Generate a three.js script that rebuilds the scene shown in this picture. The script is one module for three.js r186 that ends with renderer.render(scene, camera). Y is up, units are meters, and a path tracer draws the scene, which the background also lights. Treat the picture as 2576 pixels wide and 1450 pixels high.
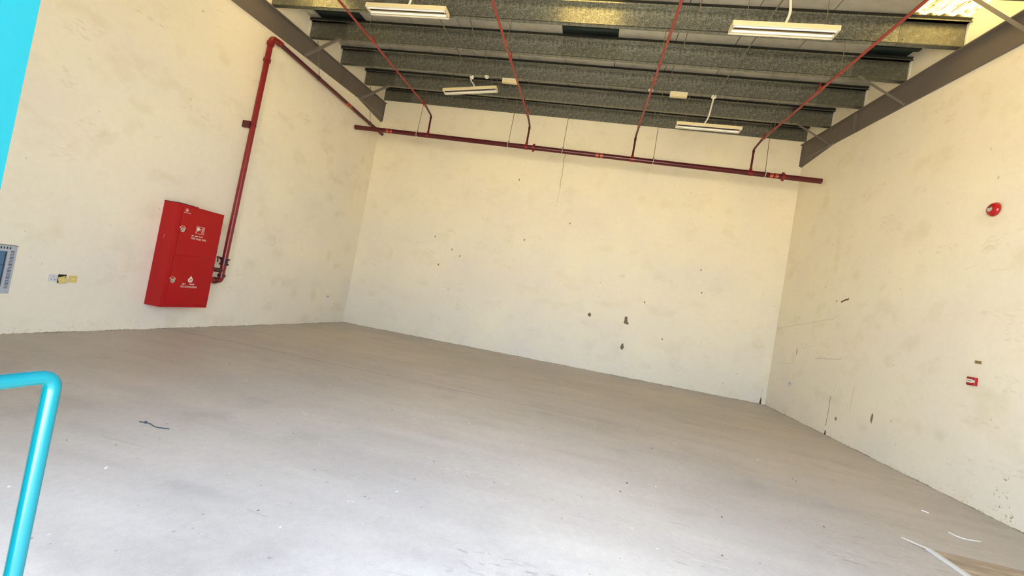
import * as THREE from 'three';
import { mergeGeometries } from 'three/addons/utils/BufferGeometryUtils.js';
import { RoundedBoxGeometry } from 'three/addons/geometries/RoundedBoxGeometry.js';

// ---------------------------------------------------------------- camera, sky, sun, exposure
const scene = new THREE.Scene();
const camera = new THREE.PerspectiveCamera(2 * Math.atan(725 / 1073.704) * 180 / Math.PI, 2576 / 1450, 0.05, 200);
camera.position.set(6.965, 1.5, 12.002);
camera.rotation.set(0.0312, 0.1673, 0.1733, 'YXZ');
scene.background = new THREE.Color().setRGB(1.7, 2.2, 3.05);
scene.backgroundIntensity = 1.0;
const sun = new THREE.DirectionalLight(new THREE.Color().setRGB(1, 0.92, 0.78), 22);
sun.position.set(-6, 20, 1); sun.target.position.set(6, 0, 6);
sun.castShadow = true; sun.shadow.radius = 1;
Object.assign(sun.shadow.camera, { left: -30, right: 30, top: 30, bottom: -30, near: 0.1, far: 80 });
scene.add(sun, sun.target);
const renderer = new THREE.WebGLRenderer();
renderer.toneMapping = THREE.LinearToneMapping;
renderer.toneMappingExposure = 4.6;
renderer.shadowMap.enabled = true;

// ---------------------------------------------------------------- helpers
let seed = 7;
const rnd = () => { seed = (seed * 1664525 + 1013904223) >>> 0; return seed / 4294967296; };
const rr = (a, b) => a + (b - a) * rnd();
const V = (x, y, z) => new THREE.Vector3(x, y, z);
const used = {};
const numbered = (n) => { const k = used[n] = (used[n] ?? -1) + 1; return k ? n + '_' + String(k).padStart(3, '0') : n; };
function shadow(o) { o.castShadow = o.receiveShadow = true; return o; }
function part(parent, name, geo, mat, label) {
  const m = shadow(new THREE.Mesh(Array.isArray(geo) ? join(geo) : geo, mat)); m.name = name; parent.add(m);
  if (label) m.userData.label = label;
  return m;
}
function thing(name, label, category, group) {
  const o = new THREE.Group(); o.name = numbered(name); scene.add(o);
  o.userData = { label, category }; if (group) o.userData.group = group;
  return o;
}
function structure(name) { const o = new THREE.Group(); o.name = name; o.userData.kind = 'structure'; scene.add(o); return o; }
function structMesh(name, geo, mat, label) {
  const m = shadow(new THREE.Mesh(Array.isArray(geo) ? join(geo) : geo, mat)); m.name = name; m.userData.kind = 'structure';
  if (label) m.userData.label = label; scene.add(m); return m;
}
function join(list) { return mergeGeometries(list.map((g) => { const n = g.index ? g.toNonIndexed() : g; for (const k of Object.keys(n.attributes)) if (!['position', 'normal', 'uv'].includes(k)) n.deleteAttribute(k); return n; })); }
function box(w, h, d, x = 0, y = 0, z = 0) {          // uv in metres
  const g = new THREE.BoxGeometry(w, h, d), uv = g.attributes.uv, s = [[d, h], [d, h], [w, d], [w, d], [w, h], [w, h]];
  for (let i = 0; i < 24; i++) { const f = s[i >> 2]; uv.setXY(i, uv.getX(i) * f[0], uv.getY(i) * f[1]); }
  return g.translate(x, y, z);
}
const span = (x0, x1, y0, y1, z0, z1) => box(x1 - x0, y1 - y0, z1 - z0, (x0 + x1) / 2, (y0 + y1) / 2, (z0 + z1) / 2);
function rod(a, b, r, seg = 10, r2 = r) {
  const d = b.clone().sub(a), g = new THREE.CylinderGeometry(r2, r, d.length(), seg);
  g.applyQuaternion(new THREE.Quaternion().setFromUnitVectors(V(0, 1, 0), d.clone().normalize()));
  return g.translate((a.x + b.x) / 2, (a.y + b.y) / 2, (a.z + b.z) / 2);
}
const ringAt = (c, axis, r, w, seg = 20) => rod(c.clone().addScaledVector(axis, -w / 2), c.clone().addScaledVector(axis, w / 2), r, seg);
function pathTube(pts, r, bend = 0.08, seg = 12) {    // straight runs joined by rounded bends
  const cp = new THREE.CurvePath(); let from = pts[0];
  for (let i = 1; i < pts.length - 1; i++) {
    const a = pts[i].clone().add(pts[i - 1].clone().sub(pts[i]).setLength(bend)), b = pts[i].clone().add(pts[i + 1].clone().sub(pts[i]).setLength(bend));
    cp.add(new THREE.LineCurve3(from, a)); cp.add(new THREE.QuadraticBezierCurve3(a, pts[i], b)); from = b;
  }
  cp.add(new THREE.LineCurve3(from, pts[pts.length - 1]));
  const ts = [], out = [];
  for (const c of cp.curves) { const n = c.isLineCurve3 ? 1 : 8; for (let k = 0; k < n; k++) out.push(c.getPoint(k / n)); }
  out.push(pts[pts.length - 1]);
  const rings = out.map((p, i) => { const t = (out[i + 1] ?? p).clone().sub(out[i - 1] ?? p).normalize(); return [p, t]; });
  let n0 = Math.abs(rings[0][1].y) < 0.9 ? V(0, 1, 0) : V(1, 0, 0);
  const pos = [], nor = [], uv = [], idx = [];
  rings.forEach(([p, t], i) => {
    n0 = n0.clone().addScaledVector(t, -n0.dot(t)).normalize(); const b = t.clone().cross(n0);
    for (let k = 0; k <= seg; k++) {
      const a = k / seg * Math.PI * 2, d = n0.clone().multiplyScalar(Math.cos(a)).addScaledVector(b, Math.sin(a));
      pos.push(p.x + d.x * r, p.y + d.y * r, p.z + d.z * r); nor.push(d.x, d.y, d.z); uv.push(k / seg, i);
      if (i && k) { const q = i * (seg + 1) + k, w = q - seg - 1; idx.push(w - 1, q, q - 1, w - 1, w, q); }
    }
  });
  const g = new THREE.BufferGeometry();
  g.setAttribute('position', new THREE.Float32BufferAttribute(pos, 3)); g.setAttribute('normal', new THREE.Float32BufferAttribute(nor, 3)); g.setAttribute('uv', new THREE.Float32BufferAttribute(uv, 2)); g.setIndex(idx);
  return g;
}
function prismX(poly, x0, x1) {                        // polygon of [z, y] pushed along x
  const s = new THREE.Shape(poly.map(([z, y]) => new THREE.Vector2(-z, y)));
  return new THREE.ExtrudeGeometry(s, { depth: x1 - x0, bevelEnabled: false }).rotateY(Math.PI / 2).translate(x0, 0, 0);
}
function planarUV(g, fu, fv) { const p = g.attributes.position, u = g.attributes.uv; for (let i = 0; i < p.count; i++) u.setXY(i, fu(p.getX(i), p.getY(i), p.getZ(i)), fv(p.getX(i), p.getY(i), p.getZ(i))); return g; }

// value noise
const H = new Float32Array(65536); { let s = 12345; for (let i = 0; i < 65536; i++) { s = (s * 1664525 + 1013904223) >>> 0; H[i] = s / 4294967296; } }
const hash = (x, y) => H[((x * 374761393 + y * 668265263) ^ (x * y * 1274126177)) & 65535];
function noise(x, y, per = 0) {
  const xi = Math.floor(x), yi = Math.floor(y), fx = x - xi, fy = y - yi, u = fx * fx * (3 - 2 * fx), v = fy * fy * (3 - 2 * fy);
  const m = per ? (a) => ((a % per) + per) % per : (a) => a & 1023;
  const a = hash(m(xi), m(yi)), b = hash(m(xi + 1), m(yi)), c = hash(m(xi), m(yi + 1)), d = hash(m(xi + 1), m(yi + 1));
  return a + (b - a) * u + (c - a) * v + (a - b - c + d) * u * v;
}
const fbm = (x, y, o = 4) => { let s = 0, a = 0.5, t = 0; for (let i = 0; i < o; i++) { s += a * noise(x, y); t += a; a *= 0.5; x = x * 2.03 + 17.1; y = y * 2.03 + 5.7; } return s / t; };
function canvasTex(w, h, paint, rep) {
  const c = document.createElement('canvas'); c.width = w; c.height = h; paint(c.getContext('2d'), w, h);
  const t = new THREE.CanvasTexture(c); t.colorSpace = THREE.SRGBColorSpace; t.wrapS = t.wrapT = THREE.RepeatWrapping; t.magFilter = THREE.LinearFilter;
  if (rep) t.repeat.set(...rep); return t;
}
const mat = (hex, rough = 0.7, metal = 0, extra = {}) => new THREE.MeshStandardMaterial({ color: hex, roughness: rough, metalness: metal, ...extra });

// ---------------------------------------------------------------- room sizes (z = 0 back wall, camera looks towards -z)
const W = 11.943, ZF = 11.45;
const deckY = (z) => 7.325 - 0.092 * z;                 // underside of the roof deck
const purlinY = (z) => 6.925 - 0.095 * z;              // underside of the purlins
const PZ = [0.035, 1.215, 2.395, 3.6, 4.77, 5.955, 7.14, 8.33, 9.52, 10.7];

// ---------------------------------------------------------------- surface textures
function paintWall(ctx, w, h, marks, o) {              // cream emulsion with smudges, scuffs and specks; o.mw x o.mh metres
  const im = ctx.createImageData(w, h), d = im.data, [r0, g0, b0] = o.base;
  for (let y = 0, i = 0; y < h; y++) for (let x = 0; x < w; x++, i += 4) {
    const X = x / w * o.mw + o.off, Y = y / h * o.mh;
    const a = fbm(X * 0.9, Y * 0.9, 4) - 0.5, s = Math.max(0, fbm(X * 2.6 + 40, Y * 3.4 + 9, 5) - 0.58), gr = hash(x & 255, y & 255) - 0.5, f = noise(X * 22, Y * 22) - 0.5;
    const k = 1 + a * 0.05 + gr * 0.018 + f * 0.012;
    d[i] = r0 * k - s * 38 * o.smudge; d[i + 1] = g0 * k - s * 44 * o.smudge; d[i + 2] = b0 * (k - a * 0.05) - s * 66 * o.smudge; d[i + 3] = 255;
  }
  ctx.putImageData(im, 0, 0);
  const px = w / o.mw, py = h / o.mh;
  for (let k = 0; k < o.specks; k++) {                 // small knocks and fly specks
    const x = rnd() * w, y = rnd() * h, r = rr(0.6, 2.0);
    ctx.fillStyle = `rgba(120,100,66,${rr(0.08, 0.38)})`; ctx.beginPath(); ctx.ellipse(x, y, r, r * rr(0.6, 2.2), rr(-0.6, 0.6), 0, 7); ctx.fill();
  }
  for (let k = 0; k < o.scuffs; k++) {                 // rubbed scuff lines
    const x = rnd() * w, y = h * rr(0.2, 0.98), l = rr(6, 45), a = rr(-0.5, 0.5) + (rnd() < 0.3 ? 1.5 : 0);
    ctx.strokeStyle = `rgba(158,138,100,${rr(0.06, 0.2)})`; ctx.lineWidth = rr(0.6, 1.5); ctx.beginPath(); ctx.moveTo(x, y); ctx.quadraticCurveTo(x + l * 0.5, y + l * a * 0.3, x + l * Math.cos(a), y + l * Math.sin(a)); ctx.stroke();
  }
  for (let k = 0; k < o.patches; k++) {                // hand-sized grubby rubs made of many fine strokes
    const x = rnd() * w, y = h * rr(0.05, 0.95), n = 26, sx = rr(12, 46), sy = rr(6, 22);
    for (let j = 0; j < n; j++) { ctx.strokeStyle = `rgba(168,148,104,${rr(0.03, 0.09)})`; ctx.lineWidth = rr(1, 4); const q = x + rr(-1, 1) * sx, t = y + rr(-1, 1) * sy; ctx.beginPath(); ctx.moveTo(q, t); ctx.lineTo(q + rr(4, 16), t + rr(-6, 6)); ctx.stroke(); }
  }
  // dirt splashed along the foot of the wall
  for (let k = 0; k < 900; k++) { const x = rnd() * w, y = h - Math.pow(rnd(), 3) * 0.16 * py; ctx.fillStyle = `rgba(150,122,70,${rr(0.05, 0.3)})`; ctx.fillRect(x, y, rr(1, 5), rr(0.6, 2)); }
  for (let x = 0; x < w; x += 3) { const r = Math.max(0, 2.6 * fbm(x / 30, o.off + 3, 3) + rr(-0.6, 0.6)); ctx.fillStyle = `rgba(96,72,42,${rr(0.45, 0.8)})`; ctx.fillRect(x, h - r, 3, r); }   // ragged dirt line where plaster meets concrete
  marks?.(ctx, (m) => (m - o.x0) * px, (m) => h - m * py, px);
}
const line = (ctx, pts, style, lw) => { ctx.strokeStyle = style; ctx.lineWidth = lw; ctx.lineJoin = 'round'; ctx.beginPath(); pts.forEach((p, i) => (i ? ctx.lineTo(...p) : ctx.moveTo(...p))); ctx.stroke(); };
const blob = (ctx, x, y, rx, ry, style) => { ctx.fillStyle = style; ctx.beginPath(); for (let k = 0; k < 12; k++) { const a = k / 12 * 6.283, q = 0.75 + 0.5 * rnd(); ctx.lineTo(x + Math.cos(a) * rx * q, y + Math.sin(a) * ry * q); } ctx.fill(); };
const MW = 12.2, MH = 7.5, CREAM = [246, 236, 211];
const texBack = canvasTex(2048, 1260, (c, w, h) => paintWall(c, w, h, (ctx, X, Y, s) => {
  const crack = []; for (let k = 0; k <= 26; k++) { const t = k / 26; crack.push([X(5.775 + 0.03 * t + rr(-0.014, 0.014)), Y(6.0 - 1.5 * t)]); }
  line(ctx, crack.slice(0, 20), 'rgba(92,74,48,.8)', 1.6); line(ctx, crack.slice(19), 'rgba(120,100,70,.45)', 1);
  blob(ctx, X(8.192), Y(1.535), 0.045 * s, 0.10 * s, '#776a55'); blob(ctx, X(8.21), Y(1.46), 0.075 * s, 0.035 * s, '#7a6d58'); blob(ctx, X(8.204), Y(0.81), 0.042 * s, 0.085 * s, '#75684f');
  blob(ctx, X(7.203), Y(1.51), 0.04 * s, 0.05 * s, '#6d6048'); blob(ctx, X(9.2), Y(1.2), 0.015 * s, 0.025 * s, '#7b6c50'); blob(ctx, X(11.83), Y(0.06), 0.02 * s, 0.10 * s, '#4a3826');
  line(ctx, [[X(11.82), Y(0.15)], [X(11.835), Y(0.42)]], 'rgba(130,110,80,.5)', 1);
  for (const [x, y] of [[2.98, 2.7], [3.25, 2.55], [2.4, 3.0], [2.65, 2.2], [5.05, 3.3], [6.25, 3.95], [4.6, 5.0], [9.9, 3.2], [10.0, 2.6], [8.6, 2.1]]) blob(ctx, X(x), Y(y), 0.018 * s, 0.03 * s, 'rgba(120,100,62,.75)');
  ctx.strokeStyle = 'rgba(150,140,120,.7)'; ctx.lineWidth = 1; ctx.strokeRect(X(3.06), Y(1.55), 0.06 * s, 0.05 * s);
}, { base: CREAM, mw: MW, mh: MH, x0: 0, off: 0, smudge: 0.55, specks: 260, scuffs: 60, patches: 26 }), [1, 1]);
const texLeft = canvasTex(2048, 1260, (c, w, h) => paintWall(c, w, h, null, { base: [245, 236, 214], mw: MW, mh: MH, x0: 0, off: 31, smudge: 0.8, specks: 130, scuffs: 40, patches: 60 }));
const texRight = canvasTex(2048, 1260, (c, w, h) => paintWall(c, w, h, (ctx, X, Y, s) => {
  const ln = (a, b, y0, y1, st, lw) => { const p = []; for (let k = 0; k <= 14; k++) p.push([X(a + (b - a) * k / 14 + rr(-0.008, 0.008)), Y(y0 + (y1 - y0) * k / 14 + rr(-0.008, 0.008))]); line(ctx, p, st, lw); };
  ln(0.05, 2.5, 2.0, 2.28, 'rgba(140,118,80,.4)', 1); ln(2.0, 2.9, 1.42, 1.50, 'rgba(140,114,70,.5)', 1.3); ln(0.4, 1.2, 1.15, 1.2, 'rgba(140,120,85,.35)', 1);
  ln(2.72, 2.74, 0.18, 0.75, 'rgba(95,72,40,.85)', 2); ln(3.35, 3.4, 0.6, 1.05, 'rgba(150,120,60,.35)', 1.6);
  ln(2.62, 2.86, 2.62, 2.67, '#6b4b2c', 5); blob(ctx, X(2.46), Y(2.64), 0.03 * s, 0.012 * s, 'rgba(130,80,45,.8)'); blob(ctx, X(1.2), Y(1.5), 0.014 * s, 0.07 * s, '#6f5b3b');
  blob(ctx, X(3.95), Y(0.62), 0.03 * s, 0.08 * s, 'rgba(110,95,70,.8)'); blob(ctx, X(3.0), Y(0.38), 0.04 * s, 0.04 * s, 'rgba(120,105,80,.7)'); blob(ctx, X(2.73), Y(0.02), 0.03 * s, 0.06 * s, '#4d3a25');
  for (let k = 0; k < 26; k++) blob(ctx, X(6.22 + rr(-0.1, 0.16)), Y(rr(0.05, 0.5)), rr(0.004, 0.016) * s, rr(0.004, 0.014) * s, `rgba(120,98,62,${rr(0.15, 0.55)})`);
}, { base: CREAM, mw: MW, mh: MH, x0: 0, off: 57, smudge: 0.8, specks: 220, scuffs: 80, patches: 55 }));

const FL = [13, 13];                                   // floor texture covers 13 x 13 m, origin x = 0, z = 0
const texFloor = canvasTex(2048, 2048, (ctx, w, h) => {
  const im = ctx.createImageData(w, h), d = im.data;
  for (let y = 0, i = 0; y < h; y++) for (let x = 0; x < w; x++, i += 4) {
    const X = x / w * 13, Y = y / h * 13;
    const a = fbm(X * 0.55 + 3, Y * 0.55 + 8, 4) - 0.5, s = fbm(X * 1.1 + 30, Y * 5.5 + 2, 4) - 0.5, dk = Math.max(0, fbm(X * 2.1 + 70, Y * 2.6 + 21, 4) - 0.62), gr = hash(x & 255, y & 255) - 0.5, f = noise(X * 30, Y * 30) - 0.5;
    const k = 1 + a * 0.13 + s * 0.09 + gr * 0.05 + f * 0.035 - dk * 0.22;
    d[i] = 188 * k; d[i + 1] = 178 * (k - a * 0.015); d[i + 2] = 166 * (k - a * 0.05); d[i + 3] = 255;
  }
  ctx.putImageData(im, 0, 0);
  const s = w / 13, Z = (z) => z * s;
  const joint = []; for (let k = 0; k <= 60; k++) joint.push([Z(0.15 + k * 0.195), Z(5.53 + rr(-0.012, 0.012))]);
  for (let k = 0; k < 60; k++) { if (rnd() < 0.25 && k > 32) continue; line(ctx, [joint[k], joint[k + 1]], `rgba(78,66,52,${k < 30 ? 0.75 : 0.4})`, k < 30 ? 2.2 : 1.4); }
  for (let k = 0; k < 260; k++) { const x = rnd() * w, y = rnd() * h, l = rr(6, 70); line(ctx, [[x, y], [x + l, y + rr(-0.16, 0.16) * l]], `rgba(${rnd() < 0.35 ? '235,230,222' : '98,80,60'},${rr(0.08, 0.32)})`, rr(0.7, 1.8)); }   // drag marks
  for (let k = 0; k < 1500; k++) { const v = rnd(); ctx.fillStyle = v < 0.55 ? `rgba(70,56,42,${rr(0.2, 0.75)})` : `rgba(246,244,240,${rr(0.3, 0.85)})`; ctx.fillRect(rnd() * w, rnd() * h, rr(0.8, 2.4), rr(0.8, 2)); }
  for (const [x, z, rx, rz, n] of [[9.6, 8.0, 0.6, 0.3, 110], [6.95, 9.55, 0.5, 0.16, 60], [8.1, 9.0, 0.4, 0.25, 40], [10.3, 7.2, 0.6, 0.3, 60], [3.2, 6.2, 0.9, 0.2, 50]]) for (let k = 0; k < n; k++) {
    const q = Z(x + rr(-1, 1) * rx), t = Z(z + rr(-1, 1) * rz); line(ctx, [[q, t], [q + rr(3, 16), t + rr(-3, 4)]], `rgba(82,80,84,${rr(0.08, 0.24)})`, rr(0.7, 2.6)); }  // rubbed tyre marks
  for (const [x, z] of [[5.4, 7.4], [4.4, 7.9], [6.3, 8.4]]) for (let k = 0; k < 26; k++) { const q = Z(x + rr(-0.3, 0.3)), t = Z(z + rr(-0.07, 0.07)); line(ctx, [[q, t], [q + rr(2, 10), t + rr(-2, 2)]], `rgba(244,242,236,${rr(0.15, 0.5)})`, rr(0.6, 1.6)); }
});
// galvanised spangle: 0.5 m tile
const SP = 512, spangle = (contrast, base) => canvasTex(SP, SP, (ctx) => {
  const im = ctx.createImageData(SP, SP), d = im.data;
  for (let y = 0, i = 0; y < SP; y++) for (let x = 0; x < SP; x++, i += 4) {
    const n1 = noise(x / 8, y / 8, 64), n2 = noise(x / 16 + 5, y / 16 + 3, 32), n3 = noise(x / 64, y / 64, 8);
    const v = Math.max(0, Math.min(1, (n1 * 0.5 + n2 * 0.5 - 0.5) * 1.9 + 0.5));
    const k = 1 + (v - 0.5) * contrast + (n3 - 0.5) * 0.16;
    d[i] = base[0] * k; d[i + 1] = base[1] * k; d[i + 2] = base[2] * k; d[i + 3] = 255;
  }
  ctx.putImageData(im, 0, 0);
}, [2, 2]);
const roughSpangle = (lo, hi) => { const t = canvasTex(SP, SP, (ctx) => {
  const im = ctx.createImageData(SP, SP), d = im.data;
  for (let y = 0, i = 0; y < SP; y++) for (let x = 0; x < SP; x++, i += 4) {
    const n1 = noise(x / 8, y / 8, 64), n2 = noise(x / 16 + 5, y / 16 + 3, 32);
    const v = Math.max(0, Math.min(1, (n1 * 0.5 + n2 * 0.5 - 0.5) * 1.9 + 0.5)); d[i] = d[i + 1] = d[i + 2] = 255 * (lo + (hi - lo) * v); d[i + 3] = 255;
  } ctx.putImageData(im, 0, 0); }, [2, 2]); t.colorSpace = THREE.NoColorSpace; return t; };
const spangleBump = roughSpangle(0, 1);
const M = {
  galv: new THREE.MeshStandardMaterial({ map: spangle(0.5, [140, 141, 131]), metalness: 0.75, roughness: 1, roughnessMap: roughSpangle(0.34, 0.56), bumpMap: spangleBump, bumpScale: 0.0006 }),
  galvPlain: new THREE.MeshStandardMaterial({ map: spangle(0.22, [122, 123, 113]), metalness: 0.7, roughness: 0.5, bumpMap: spangleBump, bumpScale: 0.0002 }),
  rafter: mat(0x6d645b, 0.62), rafterEdge: mat(0x8a8278, 0.55), flyBrace: mat(0x8b857c, 0.55, 0.5),
  foil: null, bandShade: mat(0x23231f, 0.95), darkSheet: mat(0x34403c, 0.5), seam: mat(0x39342c, 0.9),
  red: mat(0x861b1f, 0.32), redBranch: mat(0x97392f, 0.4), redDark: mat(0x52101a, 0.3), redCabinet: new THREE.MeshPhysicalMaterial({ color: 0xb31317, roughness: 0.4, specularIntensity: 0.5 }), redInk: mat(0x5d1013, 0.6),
  white: mat(0xe9e4d6, 0.5), cream: mat(0xe2d3a6, 0.5), tube: mat(0xf6f5f2, 0.25), tubeSocket: mat(0xd9d4c8, 0.5), dark: mat(0x3a2a22, 0.8), steel: mat(0x8a8578, 0.4, 0.8), steelDark: mat(0x7f7561, 0.6, 0.2),
  turq: mat(0x07666f, 0.2), panelGrey: mat(0xb7bdc4, 0.45), panelDoor: mat(0x54799a, 0.25), slot: mat(0x3c4148, 0.9), plateYellow: mat(0xe0cb79, 0.6), plateGrey: mat(0xd6d7d8, 0.5), black: mat(0x1c1a1a, 0.7),
  chrome: mat(0xd8d6d0, 0.2, 0.9), plaster: mat(0xe6e0d2, 0.95), tape: null, bellGrey: mat(0xb9b4ae, 0.4, 0.3), boxBrown: mat(0xb29a63, 0.8), card: null, paper: mat(0xd9d2c6, 0.9),
};
M.foil = new THREE.MeshStandardMaterial({ map: canvasTex(512, 512, (ctx) => {
  const im = ctx.createImageData(512, 512), d = im.data;
  for (let y = 0, i = 0; y < 512; y++) for (let x = 0; x < 512; x++, i += 4) { const a = fbm(x / 90, y / 70 + 50, 4) - 0.5, k = 1 + a * 0.2 + (hash(x, y & 255) - 0.5) * 0.03; d[i] = 212 * k; d[i + 1] = 207 * k; d[i + 2] = 193 * k; d[i + 3] = 255; }
  ctx.putImageData(im, 0, 0); for (let k = 0; k < 40; k++) line(ctx, [[rnd() * 512, rnd() * 512], [rnd() * 512, rnd() * 512]].map((p, i, a) => (i ? [a[0][0] + rr(-40, 40), a[0][1] + rr(-40, 40)] : p)), `rgba(90,80,62,${rr(0.1, 0.35)})`, rr(0.6, 1.5));
}, [1, 1]), roughness: 0.42, metalness: 0.35 });
M.tape = new THREE.MeshStandardMaterial({ roughness: 0.5, map: canvasTex(128, 64, (ctx) => { ctx.fillStyle = '#9c2a1e'; ctx.fillRect(0, 0, 128, 64); ctx.fillStyle = '#d68a62'; for (let i = 0; i < 6; i++) for (let j = 0; j < 2; j++) ctx.fillRect(4 + i * 21, 8 + j * 30, 13, 16); }) });
M.card = new THREE.MeshStandardMaterial({ roughness: 0.9, map: canvasTex(256, 256, (ctx) => { const im = ctx.createImageData(256, 256), d = im.data; for (let y = 0, i = 0; y < 256; y++) for (let x = 0; x < 256; x++, i += 4) { const k = 0.78 + fbm(x / 60, y / 14, 4) * 0.42 + (hash(x, y) - 0.5) * 0.08; d[i] = 178 * k; d[i + 1] = 158 * k; d[i + 2] = 132 * k; d[i + 3] = 255; } ctx.putImageData(im, 0, 0); }) });
const wallMat = (t) => new THREE.MeshStandardMaterial({ map: t, roughness: 0.8 });

// ---------------------------------------------------------------- room shell
const uvZ = (g) => planarUV(g, (x, y, z) => z / MW, (x, y) => y / MH), uvX = (g) => planarUV(g, (x) => x / MW, (x, y) => y / MH);
const gable = [[-0.2, 0], [11.65, 0], [11.65, deckY(11.65) + 0.111], [-0.2, deckY(-0.2) + 0.111]];
const wallLeft = structMesh('wall_left', uvZ(prismX(gable, -0.2, 0)), wallMat(texLeft));
const wallRight = structMesh('wall_right', uvZ(prismX(gable, W, W + 0.2)), wallMat(texRight));
const wallBack = structMesh('wall_back', uvX(span(0, W, 0, deckY(0) + 0.05, -0.2, 0)), wallMat(texBack));
const G0 = 4.0, G1 = 9.2, GH = 4.25;                 // gate opening; unseen, its width and gap beside the leaf shaped for indoor light
structMesh('wall_front', [span(0, G0, 0, 6.2, ZF, 11.65), span(G1, W, 0, 6.2, ZF, 11.65), span(G0, G1, GH, 6.2, ZF, 11.65)].map(uvX), wallMat(texLeft));
const floorMat = new THREE.MeshStandardMaterial({ map: texFloor, roughness: 0.55 });
structMesh('floor', planarUV(span(-0.2, W + 0.2, -0.15, 0, -0.2, 11.65), (x, y, z) => x / 13, (x, y, z) => 1 - z / 13), floorMat);
const gm = mat(0xc9bca2, 0.95);
structMesh('ground_outside', span(-40, 52, -0.3, -0.02, 11.65, 75), gm);

// ---------------------------------------------------------------- roof deck: ceiling > panels, sheets, skylights
const ceiling = structure('ceiling');
const slopeA = Math.atan(0.092);
const slab = (x0, x1, z0, z1, lift, t) => { const g = prismX([[z0, deckY(z0) + lift], [z1, deckY(z1) + lift], [z1, deckY(z1) + lift + t], [z0, deckY(z0) + lift + t]], x0, x1); return planarUV(g, (x, y, z) => x / 1.1, (x, y, z) => z / 1.1); };
const cols = [0, 0.25, 1.35, 2.45, 3.52, 4.61, 5.69, 6.78, 7.88, 8.96, 10.05, 11.13, W];
const skyEnd = { 1: 5, 6: 6, 11: 6 }, open = [1, 6, 11];                               // columns without insulation towards the gate: daylight sheets
for (let c = 0; c < cols.length - 1; c++) {
  const isOpen = open.includes(c), x0 = cols[c] + 0.008, x1 = cols[c + 1] - 0.008;
  for (let b = 0; b < 10; b++) {
    const z0 = b ? PZ[b] : 0, z1 = b < 9 ? PZ[b + 1] : ZF;
    if (isOpen && b >= 3 && b < skyEnd[c]) continue;
    const p = part(ceiling, 'panel', slab(x0, x1, z0, z1, 0.001 + rr(0, 0.006), 0.03), M.foil);
  }
}
// dark profiled roof sheet above; left open over the three daylight columns
for (let c = 0; c < cols.length - 1; c++) {
  const isOpen = open.includes(c);
  const xa = c ? cols[c] : -0.26, xb = c < cols.length - 2 ? cols[c + 1] : W + 0.26;
  part(ceiling, 'roof_sheet', slab(xa, xb, -0.2, isOpen ? PZ[4] - 0.02 : 11.7, 0.112, 0.012), M.darkSheet);
  if (isOpen) part(ceiling, 'roof_sheet', slab(xa, xb, PZ[skyEnd[c]] - 0.05, 11.7, 0.112, 0.012), M.darkSheet);
  if (isOpen) for (let k = 0; k < 3; k++) { const z = 3.78 + k * 0.3; part(ceiling, 'sheet_rib', slab(cols[c] + 0.01, cols[c + 1] - 0.01, z, z + 0.09, 0.03 + 0.01 * k, 0.058), M.darkSheet); }
}
part(ceiling, 'added_verge_strip', slab(W - 0.004, W + 0.26, PZ[4] - 0.03, 11.7, 0.112, 0.012), M.darkSheet);  // extra strip added to stop sun leaking in along the wall top
// daylight sheets: corrugated, yellowed, dirt lying in the valleys
const texSky = canvasTex(512, 512, (ctx, w, h) => {
  ctx.fillStyle = '#f4dc92'; ctx.fillRect(0, 0, w, h);
  for (let k = 0; k < 420; k++) { const x = rnd() * w, y = rnd() * h; line(ctx, [[x, y], [x + rr(-6, 6), y + rr(20, 160)]], `rgba(${rnd() < 0.5 ? '170,108,14' : '74,40,6'},${rr(0.15, 0.75)})`, rr(1, 6)); }
  for (let k = 0; k < 130; k++) { ctx.fillStyle = `rgba(84,46,8,${rr(0.2, 0.7)})`; ctx.fillRect(rnd() * w, rnd() * h, rr(2, 18), rr(3, 30)); }
});
const skyMat = new THREE.MeshPhysicalMaterial({ map: texSky, roughness: 1, transmission: 0.17, thickness: 0, side: THREE.DoubleSide });
function corrugated(x0, x1, z0, z1) {
  const nx = 80, nz = 10, g = new THREE.PlaneGeometry(1, 1, nx, nz), p = g.attributes.position;
  for (let i = 0; i < p.count; i++) { const u = p.getX(i) + 0.5, v = p.getY(i) + 0.5, x = x0 + (x1 - x0) * u, z = z0 + (z1 - z0) * v; p.setXYZ(i, x, deckY(z) + 0.085 + 0.022 * Math.sin(x / 0.19 * Math.PI * 2), z); }
  g.computeVertexNormals(); return planarUV(g, (x) => x - x0, (x, y, z) => z / 1.2);
}
for (const c of open) for (let b = 4; b < skyEnd[c]; b++) part(ceiling, 'daylight_sheet', corrugated(cols[c] - 0.1, cols[c + 1] + 0.1, PZ[b] - (b > 4 ? 0.04 : 0.16), PZ[b + 1] + 0.06), skyMat, 'yellowed translucent corrugated daylight sheet');

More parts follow.
